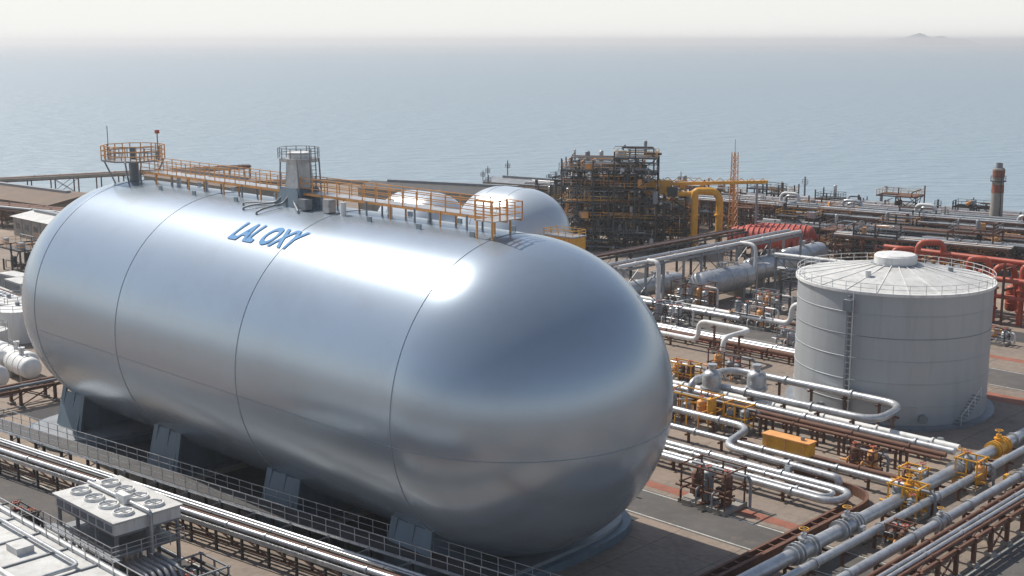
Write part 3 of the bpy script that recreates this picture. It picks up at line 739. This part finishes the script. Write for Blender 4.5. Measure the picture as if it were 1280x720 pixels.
# ================= MID RIGHT =================
bundle('pipeline',[([(-60,68+k*1.1,1.2),(-14,68+k*1.1,1.2)],.34,'silver' if k else 'rust',0) for k in range(3)]+[([(-45,66,1.4),(-30,66,1.4),(-30,66,4),(-22,66,4),(-22,60,4),(-22,60,1)],.32,'white',1.2)]).done()
bundle('pipeline',[([(-62,80,1.6),(-33,80,1.6)],.4,'silver',0),([(-62,82,1.6),(-26,82,1.6),(-26,82,4.5),(-20,82,4.5),(-20,82,.5)],.38,'white',1.5),([(-60,84,1.2),(-12,84,1.2)],.3,'rust',0)]).done()
for s,t,w_,d_,h_,sd_ in((-33,83,6,3,3.5,41),(-25,86,5,3,3,42),(-42,76,5,3,3,43),(-47,88,6,4,4,44),(-37,94,5,3,3,45),(-14,93,5,3,3,46),(-5,97,6,2,2,47),(-22,76,4,2.4,2.6,48),(8,92,4,2,2,49)):
    skid('pump_skid',s,t,w_,d_,h_,sd_,acc=('silver','grey','orange','white'),col=R0.choice(['grey','rust','dark'])).done()
process_unit('process_structure',-30,96,10,5,5,51,col='dark').done()
process_unit('process_structure',-24,115,14,6,6,52,col='grey').done()
skid('valve_skid',-19,57,5,2.4,3.4,53,col='rust',acc=('orange','rust','grey')).done()
skid('valve_skid',-22,52,4,2.4,2.4,54,col='yellow',acc=('orange','rust','silver')).done()
# near-right pipelines
bundle('pipeline',[([(-30,45+k*1.25,1.5),(15,45+k*1.25,1.5)] if k<2 else [(-30,42.6,2.3),(16.2,42.6,2.3)],.36,'silver' if k!=1 else 'white',0) for k in range(3)]
 +[([(-30,41.3,2.2),(16,41.3,2.2)],.25,'rust',0),([(-6,40.3,2.1),(16,40.3,2.1)],.18,'rust',0)],'rust',3).done()
bundle('pipe_expansion_loop',[([(-14,42.5,1),(-14,42.5,3.4),(-14,50,3.4),(7.3,50,3.4),(7.3,44.2,3.),(-11,44.2,3.)],.4,'silver',2.4)]).done()
bundle('pipe_expansion_loop',[([(-14,37.6,1.6),(-3,37.6,1.6),(-1.5,30.8,1.6),(11,30.8,1.4),(11,30.8,.3)],.36,'silver',2.4)]).done()
bundle('pipe_expansion_loop',[([(-14,25.6,1.1),(13.5,25.6,1.1),(13.5,29,1.1),(-14,29,1.1)],.34,'silver',1.7),([(-14,26.6,1.1),(12.3,26.6,1.1),(12.3,28,1.1),(-14,28,1.1)],.22,'silver',.7)]).done()
bundle('pipeline',[([(-14,33.4,1.3),(17,33.4,1.3)],.3,'silver',0),([(3,35.6,1),(17,35.6,1)],.25,'rust',0)]).done()
m=bundle('pipeline',[([(17.6,-6,1.5),(17.6,62,1.5)],.56,'silver',0),([(19.6,-6,1.5),(19.6,62,1.5)],.34,'silver',0)],'rust',5)
for t in(14,20.5,31,41,49): valve(m,17.6,t,1.5,1,.56,'silver' if t<25 else R0.choice(['yellow','silver']))
m.done()
m=bundle('pipeline',[([(22.4,-6,1.4),(22.4,80,1.4)],.4,'silver',0),([(23.7,-6,1.4),(23.7,80,1.4)],.22,'rust',0)],'rust',5)
for t in(27,44): valve(m,22.4,t,1.4,1,.4,'silver')
m.done()
pipe_rack('pipe_rack',26,-10,26,60,2.2,1.8,rpipes(1.8,3,(.1,.18),61,('rust','silver','rust')),'rust',3).done()
for s,t,w_,d_,h_,rr,sd_ in((18,30,3,2.4,2.8,0,71),(-11,39,6,3,3.4,0,72),(-6,40,3,2,3,0,73),(19,40,2.4,2.4,3.,0,74),(15.5,36,2.4,2,2.2,0,75),(21,23,2,2,2.,0,76)):
    skid('valve_manifold',s,t,w_,d_,h_,sd_,rr,col='yellow' if sd_!=76 else 'rust',acc=('yellow','orange','silver','rust','grey')).done()
for s,t in((-12,43.6),(-8.4,46.8)):
    m=MB('filter_vessel',s,t); m.vessel((0,0,1.6),(0,0,4.2),1.05,'silver',22,.7,bands=1); m.cyl((0,0,4.6),(0,0,5.4),.35,'silver'); m.flange((0,0,5.4),(0,0,1),.55,'silver')
    for a in range(4): m.beam((.8*math.cos(a*1.57),.8*math.sin(a*1.57),0),(.8*math.cos(a*1.57),.8*math.sin(a*1.57),1.6),.16,'rust')
    m.tube([(0,0,1.2),(0,0,.7),(2,0,.7)],.25,'silver',8,.3); m.flange((0,0,2.9),(0,0,1),1.25,'silver',.1,22); m.done()
m=MB('yellow_equipment_box',3.6,34.2); m.box(0,0,2.1,5,1.3,1.25,'yellow'); m.box(0,0,2.8,5.2,1.5,.12,'orange')
for x in(-2,0,2): m.box(x,0,.75,.25,1.1,1.5,'rust'); m.box(x,-.67,2.1,.12,.06,1.1,'orange')
m.cyl((1.5,0,2.8),(1.5,0,3.2),.2,'grey'); m.done()
m=skid('pump_skid',4.5,20.6,5,3.4,3.6,81,col='rust',acc=('rust','rust','grey')); m.done()
skid('pump_skid',9.5,38,3,2,2.2,82,col='rust',acc=('orange','rust','grey')).done()
# rust trench wall curved
m=MB('rusty_trench_wall')
for off,hh in((0,.9),(1.4,.6)):
    P=fillet([(15-off,-20,0),(15-off,31.5-off,0),(6,31.5-off,0)],5,10)
    for i in range(len(P)-1): m.beam(P[i]+Vector((0,0,hh/2)),P[i+1]+Vector((0,0,hh/2)),.25,'rust',hh)
P=[(14.3,-20+k*1.6) for k in range(29)]
for x,y in P: m.box(x,y,.5,1.6,.14,.12,'rust')
m.tube([(14.3,-20,.3),(14.3,26,.3)],.2,'rust',8); m.done()
# small ground clutter: junction boxes, drums, drain covers
q=random.Random(21)
for k in range(26):
    s,t=q.uniform(-12,26),q.uniform(20,72)
    if (s+.3)**2+(t-61)**2<150 or 2<s<8 and t<24: continue
    c=q.random()
    if c<.4:
        m=MB('junction_box',s,t,q.choice([0,1.57])); m.beam((0,0,0),(0,0,1.1),.1,'grey'); m.box(0,0,1.35,.7,.3,.8,q.choice(['grey','silver','yellow'])); m.box(0,-.17,1.35,.5,.04,.6,'white'); m.tube([(.2,0,.95),(.2,0,.1),(2,0,.1)],.05,'dark',6,.2); m.done()
    elif c<.75:
        m=MB('oil_drum',s,t); mt=q.choice(['rust','grey','grey','red'])
        for dx,dy in((0,0),(.8,.1),(.3,.8))[:q.randint(1,3)]:
            m.cyl((dx,dy,.02),(dx,dy,.95),.32,mt,14)
            for z in(.3,.62): m.flange((dx,dy,z),(0,0,1),.345,mt,.03,14)
        m.done()
    else:
        m=MB('drain_cover',s,t); m.box(0,0,.03,1.2,1.2,.06,'dark')
        for j in range(6): m.box(-.5+j*.2,0,.07,.07,1.1,.05,'grey')
        m.done()
for s,t in((34.8,20),(-10,17),(-35,87),(25,66),(-60,30),(-64,-25),(2,75),(-70,64)):
    m=MB('street_lamp',s,t); m.cyl((0,0,0),(0,0,8),.1,'grey',8,.06); m.tube([(0,0,8),(0,0,8.4),(1.4,0,8.6)],.06,'grey',6,.4); m.box(1.6,0,8.58,.8,.25,.12,'white'); m.box(0,0,.2,.5,.5,.4,'concrete'); m.done()
for s,t in((-65,-12),(-20,19.9),(25,70)):
    m=MB('yellow_hydrant',s,t); m.cyl((0,0,0),(0,0,1.1),.22,'yellow',10); m.vessel((0,0,1.1),(0,0,1.15),.25,'yellow',10); m.cyl((-.4,0,.8),(.4,0,.8),.1,'yellow',8); m.flange((0,0,.1),(0,0,1),.32,'yellow'); m.done()
# distant hills
m=MB('distant_hills',site=False); q=random.Random(4); vs=[];n=60
for k in range(n+1):
    x=3250+k*720/n; e=math.sin(math.pi*k/n)**.6; hgt=40+max(0,e*(26+12*math.sin(k*.35)+q.uniform(-3,3)+24*math.exp(-((k-25)/9)**2)))
    if k in(0,n): hgt=5
    vs+= [(x,11000,-3),(x,11300,hgt-3),(x,12500,-3)]
m.add(vs,[(3*k,3*k+3,3*k+4,3*k+1) for k in range(n)]+[(3*k+1,3*k+4,3*k+5,3*k+2) for k in range(n)],'grey',True); m.done()
print('objs',len(bpy.data.objects),'faces',sum(len(o.data.polygons) for o in bpy.data.objects if o.type=='MESH'))
